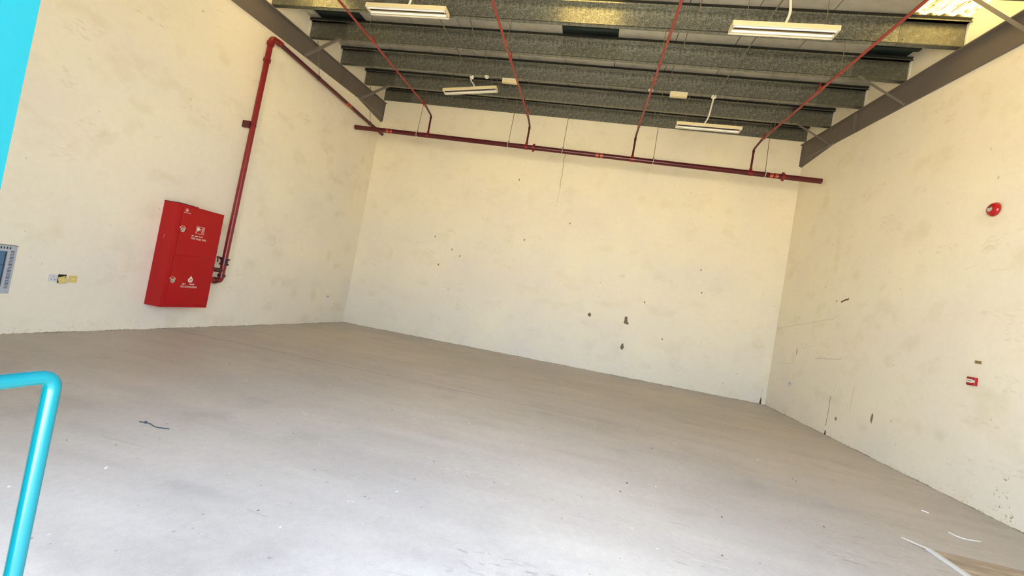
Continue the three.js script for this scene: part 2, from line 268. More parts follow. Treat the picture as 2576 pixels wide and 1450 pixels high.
// ---------------------------------------------------------------- purlins
const ord = ['first', 'second', 'third', 'fourth', 'fifth', 'sixth', 'seventh', 'eighth', 'ninth', 'tenth'];
PZ.forEach((z, i) => {
  const o = thing('purlin', i < 5 ? `${i ? ord[i] : 'lowest in view'} galvanised steel purlin ${i ? 'from the back wall under the roof' : 'running along the top of the back wall'}` : `galvanised roof purlin beyond the light battens, ${ord[i]} from the back wall`, 'purlin', 'galvanised roof purlins');
  const yb = purlinY(z), yt = deckY(z) - 0.060, t = 0.005;
  const section = (x0, x1, k) => { const L = [span(x0, x1, yb, yt, z - t, z + k), span(x0, x1, yt - t, yt, z, z + 0.085), span(x0, x1, yt - 0.024, yt - t, z + 0.080, z + 0.085 + k)]; if (i) L.push(span(x0, x1, yb - k, yb + t, z - 0.085, z + k), span(x0, x1, yb + t, yb + 0.022, z - 0.085, z - 0.080)); return L; };
  part(o, 'z_section', section(0.0, W, 0), M.galv);
  part(o, 'shade_strip', span(0.0, W, yt + 0.001, deckY(z) - (z > 0.1 ? 0.009 : 0.002), z + 0.001, z + 0.08), M.bandShade, 'added dark strip for the shaded band under the roof deck');  // added dark strip, stands in for the shaded band above the flange
  for (const [x0, x1] of [[0, 0.9], [W - 0.9, W]]) {
    const lp = part(o, 'lap_plate', section(x0, x1, 0.004), M.galvPlain, 'plainer lapped end length of the purlin');
    for (const y of [yb + 0.06, yt - 0.08]) part(lp, 'bolt', rod(V(x0 ? x0 + 0.06 : x1 - 0.06, y, z), V(x0 ? x0 + 0.06 : x1 - 0.06, y, z + 0.016), 0.011, 8), M.steel);
  }
});
// ragged plaster made good round the purlin ends (part of the side walls)
for (const [wall, xs] of [[wallLeft, 0], [wallRight, W]]) for (let i = 1; i < 6; i++) {
  const z = PZ[i], yb = purlinY(z), yt = deckY(z), pts = [], s = xs ? -1 : 1;
  const edge = [[z + 0.10, yt - 0.04], [z + 0.055, yt - 0.10], [z + 0.035, yb + 0.12], [z + 0.035, yb - 0.01], [z - 0.05, yb - 0.045], [z - 0.12, yb - 0.02]];
  const fine = []; for (let k = 0; k < edge.length - 1; k++) for (let j = 0; j < 5; j++) { const f = j / 5; fine.push([edge[k][0] + (edge[k + 1][0] - edge[k][0]) * f + rr(-0.009, 0.012), edge[k][1] + (edge[k + 1][1] - edge[k][1]) * f + rr(-0.012, 0.012)]); }
  const inner = [[z - 0.12, yb + 0.03], [z, yb + 0.03], [z, yt - 0.03]];
  part(wall, 'plaster_patch', prismX([...fine, ...inner], xs ? W - 0.014 : -0.004, xs ? W + 0.004 : 0.014), M.plaster);
}

// ---------------------------------------------------------------- rafters on the side walls
for (const side of [0, 1]) {
  const o = thing('rafter', side ? 'dark grey sloping steel rafter on the right wall beside the alarm bell' : 'dark grey sloping steel rafter on the left wall above the fire riser', 'rafter', 'steel rafters');
  const X = (a, b) => (side ? [W - b, W - a] : [a, b]);
  const top = (z) => 6.825 - 0.0905 * z, bot = (z) => 6.433 - 0.0917 * z, ze = 11.43;
  part(o, 'web', prismX([[0.003, bot(0)], [ze, bot(ze)], [ze, top(ze)], [0.003, top(0)]], ...X(0.001, 0.03)), M.rafter);
  part(o, 'top_flange', prismX([[0.003, top(0) - 0.004], [ze, top(ze) - 0.004], [ze, top(ze) + 0.012], [0.003, top(0) + 0.012]], ...X(0.001, 0.11)), M.rafter);
  part(o, 'haunch', prismX([[0.003, 6.243], [1.45, bot(1.45)], [0.003, bot(0)]], ...X(0.001, 0.024)), M.rafter);
  part(o, 'bottom_flange', prismX([[0.003, bot(0) - 0.01], [1.5, bot(1.5) - 0.01], [1.5, bot(1.5)], [0.003, bot(0)]], ...X(0.001, 0.045)), M.rafterEdge);
  part(o, 'end_plate', prismX([[0.003, 6.26], [0.02, 6.26], [0.02, top(0)], [0.003, top(0)]], ...X(0.001, 0.07)), M.rafter);
  part(o, 'stiffener', prismX([[2.24, bot(2.24)], [2.255, bot(2.255)], [2.255, top(2.255)], [2.24, top(2.24)]], ...X(0.001, 0.085)), M.rafter);
  part(o, 'splice_plate', prismX([[2.27, bot(2.27) + 0.01], [2.42, bot(2.42) + 0.01], [2.42, top(2.42) - 0.03], [2.27, top(2.27) - 0.03]], ...X(0.029, 0.037)), M.rafter);
}
// fly braces
[[1, 1.36, 6.315], [3, 3.70, 6.10], [5, 5.9, 5.90]].forEach(([pi, zl, yl], k) => { for (const side of [0, 1]) {
  if (k === 2 && !side) continue;
  const o = thing('fly_brace', `grey steel angle brace from ${side ? 'right' : 'left'} rafter to ${ord[pi]} purlin`, 'brace', 'fly braces');
  const a = V(side ? W - 0.05 : 0.05, yl, zl), zt = PZ[pi] + (k === 2 ? -0.0 : 0.07), b = V(side ? W - 0.83 : 0.83, purlinY(PZ[pi]) - 0.012, zt - (k === 2 ? 0.02 : 0.0));
  const d = b.clone().sub(a), L = d.length(), q = new THREE.Quaternion().setFromUnitVectors(V(1, 0, 0), d.clone().normalize());
  const g = join([box(L, 0.05, 0.006, L / 2, 0, 0), box(L, 0.006, 0.045, L / 2, -0.022, -0.02)]); g.applyQuaternion(q).translate(a.x, a.y, a.z);
  part(o, 'angle', g, M.flyBrace);
  const bl = rod(V(0.05, 0, 0.002), V(0.05, 0, 0.02), 0.014, 8); bl.applyQuaternion(q).translate(a.x, a.y, a.z); part(o, 'bolt', bl, M.chrome);
} });
// sag rods between purlins
for (const [x, sd] of [[3.92, 'left'], [8.0, 'right']]) for (let i = 0; i < 6; i++) {
  const o = thing('sag_rod', `thin steel tie rod in the ${sd} row between ${ord[i]} and ${ord[i + 1]} purlins`, 'tie rod', 'sag rods between the purlins');
  const a = V(x, purlinY(PZ[i]) + 0.075, PZ[i] + 0.03), b = V(x + (sd === 'left' ? 0.05 : -0.02), deckY(PZ[i + 1]) - 0.11, PZ[i + 1] - 0.006);
  const dir = b.clone().sub(a).normalize();
  part(o, 'rod', rod(a.clone().addScaledVector(dir, -0.024), b, 0.008, 8), M.steelDark);
  part(o, 'nut', ringAt(a.clone().addScaledVector(dir, -0.004), dir, 0.017, 0.018, 6), M.steelDark);
  part(o, 'threaded_end', rod(b.clone().add(V(0.03, 0, 0.006)), b.clone().add(V(0.03, -0.03, 0.085)), 0.008, 8), M.steelDark);
}

// ---------------------------------------------------------------- sprinkler main along the back
const ZH = 1.28, YH = 5.497, mainPipe = thing('sprinkler_main', 'long dark red main pipe hung across the back of the hall', 'pipe');
const hy = (x) => 5.519 - 0.0038 * x;
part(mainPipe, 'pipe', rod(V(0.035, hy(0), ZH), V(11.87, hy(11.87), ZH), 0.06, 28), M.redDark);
for (const x of [0.045, 11.86]) part(mainPipe, 'end_cap', rod(V(x - 0.012, hy(x), ZH), V(x + 0.012, hy(x), ZH), 0.0615, 28), M.redDark);
for (const x of [5.078, 11.043]) { const c = part(mainPipe, 'coupling', ringAt(V(x, hy(x), ZH), V(1, 0, 0), 0.078, 0.055, 24), M.red); for (const s of [-1, 1]) part(c, 'bolt_pad', box(0.05, 0.03, 0.03, x, hy(x) + 0.085 * s, ZH), M.red); }
for (const x of [1.066, 6.765, 10.843]) for (const q of [-0.055, 0.055]) part(mainPipe, 'marking_band', ringAt(V(x + q, hy(x), ZH), V(1, 0, 0), 0.0612, 0.075, 28), M.tape, 'orange printed band round the pipe');
const hangerX = [1.86, 4.40, 5.826, 8.075, 10.65], hangName = ['leftmost', 'second from left', 'middle', 'second from right', 'rightmost'];
hangerX.forEach((x, i) => {
  const o = thing('pipe_hanger', `${hangName[i]} thin rod hanger carrying the dark red back main pipe`, 'hanger', 'hangers of the back main');
  part(o, 'hanger_rod', rod(V(x, hy(x) + 0.10, ZH), V(x, purlinY(PZ[1]) + 0.006, PZ[1] - 0.04 + 0.0), 0.007, 8), M.steelDark);
  const t = new THREE.TorusGeometry(0.067, 0.006, 6, 24); t.rotateY(Math.PI / 2).translate(x, hy(x), ZH); part(o, 'ring', t, M.white, 'pale clamp ring');
  part(o, 'nut', ringAt(V(x, hy(x) + 0.085, ZH), V(0, 1, 0), 0.016, 0.04, 8), M.steelDark);
});
// four branch pipes
const BR = [[2.165, 6.115, 1.68, 5.965, 5.716], [4.88, 6.11, 1.753, 5.94, 5.947], [7.57, 6.08, 1.803, 5.74, 6.457], [10.325, 6.11, 1.70, 5.85, 6.468]];
const brName = ['leftmost', 'second from left', 'third from left', 'rightmost'], sprZ = [4.53, 4.30, 4.1, 4.13];
BR.forEach(([x, y2, z2, yt, zt], i) => {
  const o = thing('branch_pipe', `${brName[i]} of four thin red branch pipes under the purlins`, 'pipe', 'sprinkler branch pipes');
  const at = (z) => V(x, y2 + (yt - y2) * (z - z2) / (zt - z2), z);
  const e1 = V(x, 6.06, ZH), e2 = at(z2);
  part(o, 'drop', pathTube([V(x, hy(x) + 0.05, ZH), e1, e2, at(z2 + 0.25)], 0.024, 0.05, 12), M.redDark);
  part(o, 'run', rod(at(z2 + 0.2), at(11.3), 0.0215, 14), M.redBranch);
  part(o, 'saddle', [ringAt(V(x, hy(x), ZH), V(1, 0, 0), 0.066, 0.075, 24), rod(V(x, hy(x) + 0.05, ZH), V(x, hy(x) + 0.11, ZH), 0.034, 14)], M.red);
  const dir = at(3).sub(at(2)).normalize();
  for (const z of [z2 + 0.12, sprZ[i]]) {
    part(o, 'tee', [ringAt(at(z), dir, 0.031, 0.12, 14), rod(at(z), at(z).add(V(0.0, 0.07, 0)), 0.024, 12)], M.redBranch);
    const c = at(z).add(V(0, 0.07, 0)), h = part(o, 'sprinkler_head', [rod(c, c.clone().add(V(0, 0.03, 0)), 0.013, 8), rod(c.clone().add(V(0, 0.062, 0)), c.clone().add(V(0, 0.066, 0)), 0.02, 12), rod(c.clone().add(V(-0.013, 0.02, 0)), c.clone().add(V(-0.005, 0.064, 0)), 0.003, 6), rod(c.clone().add(V(0.013, 0.02, 0)), c.clone().add(V(0.005, 0.064, 0)), 0.003, 6)], M.red);
  }
  part(o, 'elbow_collar', ringAt(V(x, 6.0, ZH), V(0, 1, 0), 0.03, 0.05, 12), M.redDark); part(o, 'elbow_collar', ringAt(at(z2 + 0.02), dir, 0.03, 0.05, 12), M.redDark);
  for (const pi of i % 3 ? [4, 2] : [4, 2]) {
    if (pi === 2 && i < 1) continue;
    const z = PZ[pi] - 0.04, q = at(z), hg = thing('branch_hanger', `wire hanger from ${ord[pi]} purlin to the ${brName[i]} thin red branch pipe`, 'hanger', 'hangers of the branch pipes');
    part(hg, 'wire', rod(V(x, q.y + 0.04, z), V(x + 0.01, purlinY(PZ[pi]) + 0.004, z), 0.006, 6), M.steelDark);
    const t = new THREE.TorusGeometry(0.027, 0.004, 6, 18); t.translate(x, q.y, z); part(hg, 'ring', t, M.redBranch);
  }
});
// ---------------------------------------------------------------- riser, side pipe and valve
{
  const o = thing('fire_riser', 'thick red riser pipe on the left wall turning towards the back', 'pipe');
  const x = 0.17, top = V(x, 5.81, 4.775), bz = (y) => 4.86 - (y - 1) * 0.0178, back = V(x, 5.845, 0.075);
  part(o, 'riser', rod(V(x, 1.02, bz(1.02)), V(x, 5.66, bz(5.66)), 0.05, 24), M.red);
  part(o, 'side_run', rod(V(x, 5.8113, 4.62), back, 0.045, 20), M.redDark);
  const cap = new THREE.SphereGeometry(0.045, 16, 10); cap.translate(back.x, back.y, back.z); part(o, 'end_cap', cap, M.redDark);
  part(o, 'elbow', pathTube([V(x, 5.62, bz(5.62)), top, V(x, 5.811, 4.60)], 0.053, 0.13, 18), M.red);
  const coupling = (c, ax, r = 0.068) => { const k = part(o, 'coupling', [ringAt(c, ax, r, 0.06, 20)], M.red); for (const q of [-1, 1]) part(k, 'bolt_lug', ringAt(c.clone().add(V(0, 0, 0.085 * q).applyAxisAngle(V(0, 1, 0), ax.y ? 0.5 : 1.57)), ax, 0.02, 0.05, 8), M.red); };
  coupling(V(x, 5.67, bz(5.67)), V(0, 1, 0)); coupling(V(x, 5.8118, 4.58), V(0, 0, 1), 0.062); coupling(V(x, 5.33, bz(5.33)), V(0, 1, 0), 0.066);
  for (const q of [2.05, 1.93]) part(o, 'marking_band', ringAt(V(x, 5.83, q), V(0, 0, 1), 0.0465, 0.09, 20), M.tape, 'orange printed band round the pipe');
  for (const q of [2.26, 2.2]) part(o, 'pipe_band', ringAt(V(x, q, bz(q)), V(0, 1, 0), 0.052, 0.02, 20), M.redBranch);
  const cz = bz(4.0), cl = part(o, 'wall_clamp', [span(0.001, 0.15, 3.93, 4.06, cz + 0.035, cz + 0.085), ringAt(V(x, 4.0, cz), V(0, 1, 0), 0.056, 0.022, 20)], M.redDark);
  // butterfly valve and cabinet feeds
  const vy = 1.30, v = part(o, 'valve_body', [ringAt(V(x, vy + 0.05, bz(vy)), V(0, 1, 0), 0.085, 0.032, 20), ringAt(V(x, vy - 0.05, bz(vy)), V(0, 1, 0), 0.08, 0.032, 20), ringAt(V(x, vy, bz(vy)), V(0, 1, 0), 0.062, 0.10, 18)], M.redDark);
  part(v, 'lever', [rod(V(x + 0.02, vy + 0.06, bz(vy) + 0.03), V(x + 0.05, vy + 0.075, bz(vy) + 0.23), 0.013, 8), rod(V(x + 0.05, vy + 0.075, bz(vy) + 0.215), V(x + 0.05, vy - 0.02, bz(vy) + 0.2), 0.012, 8)], M.redDark);
  part(o, 'lower_coupling', ringAt(V(x, 1.03, bz(1.03)), V(0, 1, 0), 0.068, 0.055, 20), M.redDark);
  part(o, 'lower_elbow', pathTube([V(x, 1.05, bz(1.05)), V(x, 0.93, bz(1)), V(x, 0.93, 5.189)], 0.05, 0.075, 16), M.red);
  part(o, 'hose_feed', pathTube([V(x, 1.13, bz(1.1)), V(x + 0.005, 1.13, 5.06), V(x + 0.005, 1.17, 5.14)], 0.04, 0.04, 14), M.redDark);
  part(o, 'elbow_collar', ringAt(V(x, 0.93, 4.99), V(0, 0, 1), 0.062, 0.05, 16), M.redDark);
}
for (const [k, a, b] of [[0, V(0.17, 6.55, 3.515), V(0.17, 5.85, 3.25)], [1, V(0.17, 6.79, 1.15), V(0.17, 5.88, 0.84)]]) {
  const o = thing('side_hanger', `thin rod hanger on the side pipe ${k ? 'near the back corner' : 'midway along the left wall'}`, 'hanger', 'hangers of the left side pipe');
  part(o, 'hanger_rod', rod(b, a, 0.007, 8), M.steelDark);
  const t = new THREE.TorusGeometry(0.052, 0.006, 6, 20); t.translate(0.17, 5.845 - (b.z - 0.075) * 0.0074, b.z); part(o, 'ring', t, M.steelDark);
}

// ---------------------------------------------------------------- fire cabinet
const AR = { // handwritten-style strokes for the Arabic lettering, x to the right, y up
  hariq: [[[2.2, 1.0], [1.75, 1.15], [1.6, 0.7], [2.1, 0.6], [2.2, 1.0], [2.25, 0.2], [1.9, -0.6], [1.0, -0.8], [0.2, -0.4], [0.15, 0.3]], [[2.2, 0.2], [2.9, 0.1], [2.95, 0.75], [3.0, 0.1], [3.3, 0.1]], [[4.1, 0.7], [4.05, 0.0], [3.6, -0.6], [3.1, -0.75]], [[4.1, 0.05], [5.4, 0.1], [6.1, 0.75], [5.4, 1.15], [4.7, 0.9]]],
  hariqDots: [[1.6, 1.65], [2.1, 1.7], [2.7, -0.6], [3.15, -0.6]],
};
function arabic(ctx, strokes, dots, x, y, s, lw) { ctx.lineCap = ctx.lineJoin = 'round'; ctx.lineWidth = lw; for (const st of strokes) { ctx.beginPath(); st.forEach(([a, b], i) => (i ? ctx.lineTo(x + a * s, y - b * s) : ctx.moveTo(x + a * s, y - b * s))); ctx.stroke(); } for (const [a, b] of dots) { ctx.beginPath(); ctx.arc(x + a * s, y - b * s, lw * 0.62, 0, 7); ctx.fill(); } }
const INK = '#f1d9c8';
function decal(w, h, paint) {
  const t = canvasTex(w, h, (ctx) => { ctx.clearRect(0, 0, w, h); ctx.fillStyle = ctx.strokeStyle = INK; paint(ctx); });
  return new THREE.MeshStandardMaterial({ map: t, transparent: true, roughness: 0.5, polygonOffset: true, polygonOffsetFactor: -1 });
}
function wallDecal(parent, name, x, y0, y1, z0, z1, m, flip = 1, label) { const g = new THREE.PlaneGeometry(z1 - z0, y1 - y0); g.rotateY(Math.PI / 2 * flip).translate(x, (y0 + y1) / 2, (z0 + z1) / 2); return part(parent, name, g, m, label); }
{
  const o = thing('fire_cabinet', 'red two-door fire hose reel and extinguisher cabinet on the left wall', 'cabinet');
  const z0 = 5.19, z1 = 6.07, y0 = 0.427, y1 = 2.15, xf = 0.30;
  part(o, 'body', span(0.001, xf - 0.006, y0, y1, z0, z1), M.redCabinet);
  part(o, 'frame', [span(xf - 0.006, xf, y0, y1, 6.0, z1), span(xf - 0.006, xf, y0, y1, z0, z0 + 0.025), span(xf - 0.006, xf, y0, y0 + 0.03, z0 + 0.025, 6.0), span(xf - 0.006, xf, y1 - 0.03, y1, z0 + 0.025, 6.0), span(xf - 0.006, xf, 1.285, 1.31, z0 + 0.025, 6.0)], M.redCabinet);
  part(o, 'top_lip', span(0.001, xf + 0.003, y1, y1 + 0.012, 5.72, z1 + 0.003), M.redInk);
  const upper = part(o, 'door', new RoundedBoxGeometry(0.012, 2.112 - 1.315, 0.772, 2, 0.003).translate(xf - 0.001, (2.112 + 1.315) / 2, 5.606), M.redCabinet, 'upper door marked FIRE HOSE REEL');
  const lower = part(o, 'door', new RoundedBoxGeometry(0.012, 1.28 - 0.463, 0.772, 2, 0.003).translate(xf - 0.001, (1.28 + 0.463) / 2, 5.606), M.redCabinet, 'lower door marked FIRE EXTINGUISHER');
  const xd = xf + 0.0062;
  const lock = (d, y, z) => {
    const l = part(d, 'lock', [rod(V(xd - 0.002, y, z), V(xd + 0.008, y, z), 0.038, 22), rod(V(xd + 0.007, y, z), V(xd + 0.009, y, z), 0.026, 20)], M.chrome, 'round chrome lock');
    part(l, 'turn_bar', [box(0.012, 0.014, 0.05, 0, 0, 0)].map((g) => g.rotateX(0.7).translate(xd + 0.012, y, z)), M.chrome);
    part(l, 'recess', rod(V(xd + 0.0088, y, z), V(xd + 0.0095, y, z), 0.02, 16), M.steelDark);
    wallDecal(d, 'arrow_mark', xd + 0.001, y + 0.02, y + 0.10, z - 0.06, z + 0.06, decal(256, 172, (c) => { c.lineWidth = 16; c.beginPath(); c.arc(128, 172, 96, Math.PI * 1.13, Math.PI * 1.87); c.stroke(); for (const s of [-1, 1]) { c.beginPath(); c.moveTo(128 + s * 112, 168); c.lineTo(128 + s * 60, 140); c.lineTo(128 + s * 120, 116); c.fill(); } }));
  };
  lock(upper, 1.731, 5.945); lock(lower, 0.873, 5.945);
  wallDecal(upper, 'maker_mark', xd, 2.0, 2.10, 5.84, 6.0 - 0.006, decal(256, 170, (c) => { c.lineWidth = 10; c.beginPath(); c.arc(110, 55, 40, 0, 7); c.stroke(); c.beginPath(); c.moveTo(110, 25); c.lineTo(138, 74); c.lineTo(82, 74); c.fill(); c.globalAlpha = 0.75; for (let k = 0; k < 12; k++) c.fillRect(24 + k * 18, 118 + (k % 3), 13, 22); }));
  wallDecal(upper, 'sign', xd, 1.715, 1.845, 5.535, 5.70, decal(256, 200, (c) => {
    c.lineWidth = 7; c.strokeRect(6, 6, 244, 188); c.fillRect(28, 26, 72, 100); c.fillRect(100, 66, 26, 24); c.beginPath(); c.arc(124, 78, 20, 0, 7); c.fill();
    c.lineWidth = 13; for (let k = 0; k < 5; k++) { c.beginPath(); c.moveTo(170, 40 + k * 28); c.bezierCurveTo(186, 60 + k * 28, 200, 20 + k * 28, 232, 36 + k * 28); c.stroke(); }
    c.fillRect(28, 130, 14, 50);
  }), 1, 'white pictogram of a hose reel and flames');
  wallDecal(upper, 'lettering', xd, 1.60, 1.70, 5.45, 5.775, decal(640, 200, (c) => {
    const s = 16; arabic(c, AR.hariq, AR.hariqDots, 20, 70, s, 11);
    arabic(c, [[[0.6, 0.1], [0.9, 0.8], [1.4, 0.5], [1.0, 0.05], [0.5, 0.1], [0.4, -0.9]], [[2.6, 0.3], [2.1, 0.6], [2.1, 0.1], [2.6, 0.2], [2.6, -0.4], [1.9, -0.8]], [[3.2, 0], [5.0, 0], [5.3, 0.6], [4.2, 0.7], [3.7, 0.1]], [[3.7, 0], [3.7, 2.0]], [[6.0, 0.6], [5.9, -0.2], [5.3, -0.7]], [[6.0, 0], [7.4, 0.1], [8.0, 0.8], [7.0, 1.1]]], [[7.2, 1.8]], 150, 70, s, 11);
    arabic(c, [[[0.3, 0.4], [0.9, 0.9], [1.2, 0.3], [0.5, 0.1], [0.3, 0.5]], [[2.4, 0.7], [2.3, -0.1], [1.7, -0.7]], [[2.4, 0], [4.4, 0], [3.8, 0.9], [4.8, 1.9]], [[4.4, 0], [6.2, 0.05], [6.3, 0.8]]], [[0.5, 1.5], [1.0, 1.5], [5.6, -0.7]], 320, 70, s * 1.25, 11);
    c.font = 'bold 82px sans-serif'; c.textAlign = 'center'; c.save(); c.translate(320, 182); c.scale(600 / c.measureText('FIRE HOSE REEL').width, 1); c.fillText('FIRE HOSE REEL', 0, 0); c.restore();
  }), 1, 'white lettering FIRE HOSE REEL with Arabic above');
  wallDecal(lower, 'sign', xd, 0.862, 0.985, 5.565, 5.675, decal(160, 190, (c) => { c.beginPath(); c.moveTo(84, 4); c.bezierCurveTo(104, 50, 150, 70, 150, 124); c.bezierCurveTo(150, 170, 112, 188, 80, 188); c.bezierCurveTo(40, 188, 12, 162, 14, 120); c.bezierCurveTo(16, 82, 66, 62, 84, 4); c.fill(); c.globalCompositeOperation = 'destination-out'; c.lineWidth = 18; c.beginPath(); c.moveTo(54, 150); c.lineTo(92, 104); c.lineTo(128, 120); c.stroke(); }), 1, 'white flame symbol');
  wallDecal(lower, 'lettering', xd, 0.765, 0.868, 5.465, 5.79, decal(640, 200, (c) => {
    const s = 21; arabic(c, AR.hariq, AR.hariqDots, 50, 78, s, 13);
    arabic(c, [[[0.3, 0.5], [0.9, 1.0], [1.2, 0.4], [0.5, 0.2], [0.3, 0.6], [1.3, 0], [2.2, 0], [2.3, 0.8], [2.4, 0], [3.6, 0], [3.6, 1.9]], [[4.4, 0], [6.0, 0], [6.2, 0.8], [5.6, 0.9], [5.7, 0.2]], [[6.2, 0], [8.2, 0], [8.4, 0.6], [7.4, 0.8], [6.9, 0.1]], [[6.9, 0], [6.9, 2.1]]], [[0.5, 1.6], [1.0, 1.6], [2.0, -0.7], [2.6, -0.7], [5.8, 1.6]], 330, 78, s, 13);
    c.font = 'bold 82px sans-serif'; c.textAlign = 'center'; c.save(); c.translate(320, 188); c.scale(620 / c.measureText('FIRE EXTINGUISHER').width, 1); c.fillText('FIRE EXTINGUISHER', 0, 0); c.restore();
  }), 1, 'white lettering FIRE EXTINGUISHER with Arabic above');
  for (const y of [1.98, 1.43]) part(upper, 'hinge', rod(V(xd - 0.002, y, 5.214), V(xd - 0.002, y + 0.05, 5.214), 0.007, 8), M.redInk);
  for (const y of [1.15, 0.56]) part(lower, 'hinge', rod(V(xd - 0.002, y, 5.214), V(xd - 0.002, y + 0.05, 5.214), 0.007, 8), M.redInk);
  part(o, 'paint_chip', span(0.12, 0.126, 1.55, 1.61, z1, z1 + 0.001), M.paper);
}

// ---------------------------------------------------------------- things on the left wall
{
  const o = thing('distribution_board', 'grey louvred electrical distribution board with blue door at the left picture edge', 'electric panel');
  const y0 = 0.52, y1 = 1.115, z0 = 7.772, z1 = 8.55;
  part(o, 'frame', [span(0.001, 0.02, y0, 0.60, z0, z1), span(0.001, 0.02, 1.04, y1, z0, z1), span(0.001, 0.02, 0.60, 1.04, z0, 7.856), span(0.001, 0.02, 0.60, 1.04, 8.47, z1)], M.panelGrey);
  const d = part(o, 'door', span(0.001, 0.006, 0.601, 1.039, 7.857, 8.469), M.panelDoor, 'glossy blue grey inner door');
  part(d, 'hinge_strip', span(0.006, 0.010, 0.602, 1.038, 7.857, 7.866), M.slot);
  part(d, 'fold_line', span(0.006, 0.0075, 0.868, 0.874, 7.866, 8.469), M.slot);
  for (let k = 0; k < 26; k++) { const y = 0.592 + k * 0.01815; part(o, 'louvre', new THREE.BoxGeometry(0.004, 0.007, 0.034).translate(0.0205, y, 7.811), M.slot); }
  for (let k = 0; k < 14; k++) part(o, 'vent_slot', new THREE.BoxGeometry(0.004, 0.026, 0.012).translate(0.0205, 1.083, 7.84 + k * 0.028), M.slot);
  part(o, 'top_edge', span(0.001, 0.024, y1, y1 + 0.006, z0 - 0.003, z1), M.steelDark);
}
function plate(name, label, cat, y, z, w, h, m, roll = 0, lift = 0.001, x = 0, dir = 1, group) {
  const o = thing(name, label, cat, group); o.position.set(x, y, z); o.rotation.set(roll, 0, 0);
  part(o, 'faceplate', new RoundedBoxGeometry(0.012, h, w, 2, 0.003).translate(dir * (0.006 + lift), 0, 0), m);
  return o;
}
{
  const a = plate('socket_plate', 'white square socket plate nearest the grey distribution board', 'socket', 0.752, 7.347, 0.09, 0.092, M.plateGrey, 0, 0.001, 0, 1, 'wall plates below head height');
  for (const [y, z] of [[0.018, 0], [-0.018, 0.018], [-0.018, -0.018]]) part(a, 'socket_hole', new THREE.BoxGeometry(0.003, 0.011, 0.008).translate(0.0135, y, z), M.slot);
  part(a, 'rocker', new THREE.BoxGeometry(0.004, 0.014, 0.016).translate(0.0145, 0.026, -0.026), M.white);
  const b = plate('blank_plate', 'yellowed plate hanging crooked off its dark wall box', 'wall plate', 0.735, 7.240, 0.105, 0.092, M.plateYellow, 0.3, 0.014, 0, 1, 'wall plates below head height');
  part(b, 'screw', new THREE.BoxGeometry(0.003, 0.012, 0.01).translate(0.027, 0.034, -0.03), M.slot); part(b, 'centre_mark', rod(V(0.027, -0.004, 0), V(0.0285, -0.004, 0), 0.01, 10), M.white);
  const bk = thing('wall_box', 'dark open wall box behind the crooked yellow plate', 'wall box'); part(bk, 'recess', span(0.001, 0.012, 0.70, 0.806, 7.20, 7.285), M.black); part(bk, 'rim', [span(0.001, 0.013, 0.69, 0.70, 7.197, 7.288), span(0.001, 0.013, 0.69, 0.806, 7.285, 7.29)], M.black);
  const c = plate('blank_plate', 'yellowed square plate fixed straight beside the crooked one', 'wall plate', 0.752, 7.118, 0.095, 0.095, M.plateYellow, 0, 0.001, 0, 1, 'wall plates below head height');
  part(c, 'centre_mark', rod(V(0.013, 0, 0), V(0.0145, 0, 0), 0.01, 10), M.white); part(c, 'knockout', new THREE.BoxGeometry(0.003, 0.008, 0.022).translate(0.0135, 0.034, -0.008), M.boxBrown);
  const d = plate('socket_plate', 'small pale socket on the left wall near the back corner', 'socket', 0.742, 1.04, 0.12, 0.09, M.plateGrey); part(d, 'socket_hole', new THREE.BoxGeometry(0.003, 0.012, 0.06).translate(0.0135, 0.008, 0), M.slot);
  const e = plate('socket_plate', 'small pale socket on the right wall near the back corner', 'socket', 0.732, 1.105, 0.12, 0.09, M.plateGrey, 0, 0.001, W, -1); part(e, 'socket_hole', new THREE.BoxGeometry(0.003, 0.012, 0.06).translate(-0.0135, 0.008, 0), M.slot);
}
// ---------------------------------------------------------------- things on the right wall
{
  const o = thing('alarm_bell', 'round red fire alarm bell high on the right wall', 'alarm bell'); o.position.set(W, 3.738, 5.66);
  const pr = [[0.001, 0.088], [0.004, 0.09], [0.012, 0.088], [0.03, 0.08], [0.045, 0.064], [0.053, 0.04], [0.056, 0.0]].map(([h, r]) => new THREE.Vector2(r, h));
  part(o, 'gong', new THREE.LatheGeometry(pr, 36).rotateZ(Math.PI / 2).translate(-0.018, 0, 0), mat(0xb01515, 0.18));
  const back = rod(V(-0.001, 0, 0), V(-0.03, 0, 0), 0.055, 20); part(o, 'base', [back, box(0.012, 0.13, 0.06, -0.008, 0, 0)], M.redDark);
  const lab = decal(128, 128, (c) => { c.fillStyle = '#c9bfb6'; c.beginPath(); c.arc(64, 64, 62, 0, 7); c.fill(); c.fillStyle = '#2b2320'; c.beginPath(); c.moveTo(10, 34); c.arc(64, 64, 62, Math.PI * 1.17, Math.PI * 1.83); c.fill(); c.fillRect(42, 62, 40, 10); c.fillRect(58, 54, 10, 34); });
  const g = new THREE.CircleGeometry(0.033, 24); g.rotateY(-Math.PI / 2).translate(-0.0745, 0.0, 0); part(o, 'label_disc', g, lab, 'grey label disc');
  part(o, 'hub', rod(V(-0.072, 0, 0), V(-0.0742, 0, 0), 0.034, 20), M.bellGrey);
}
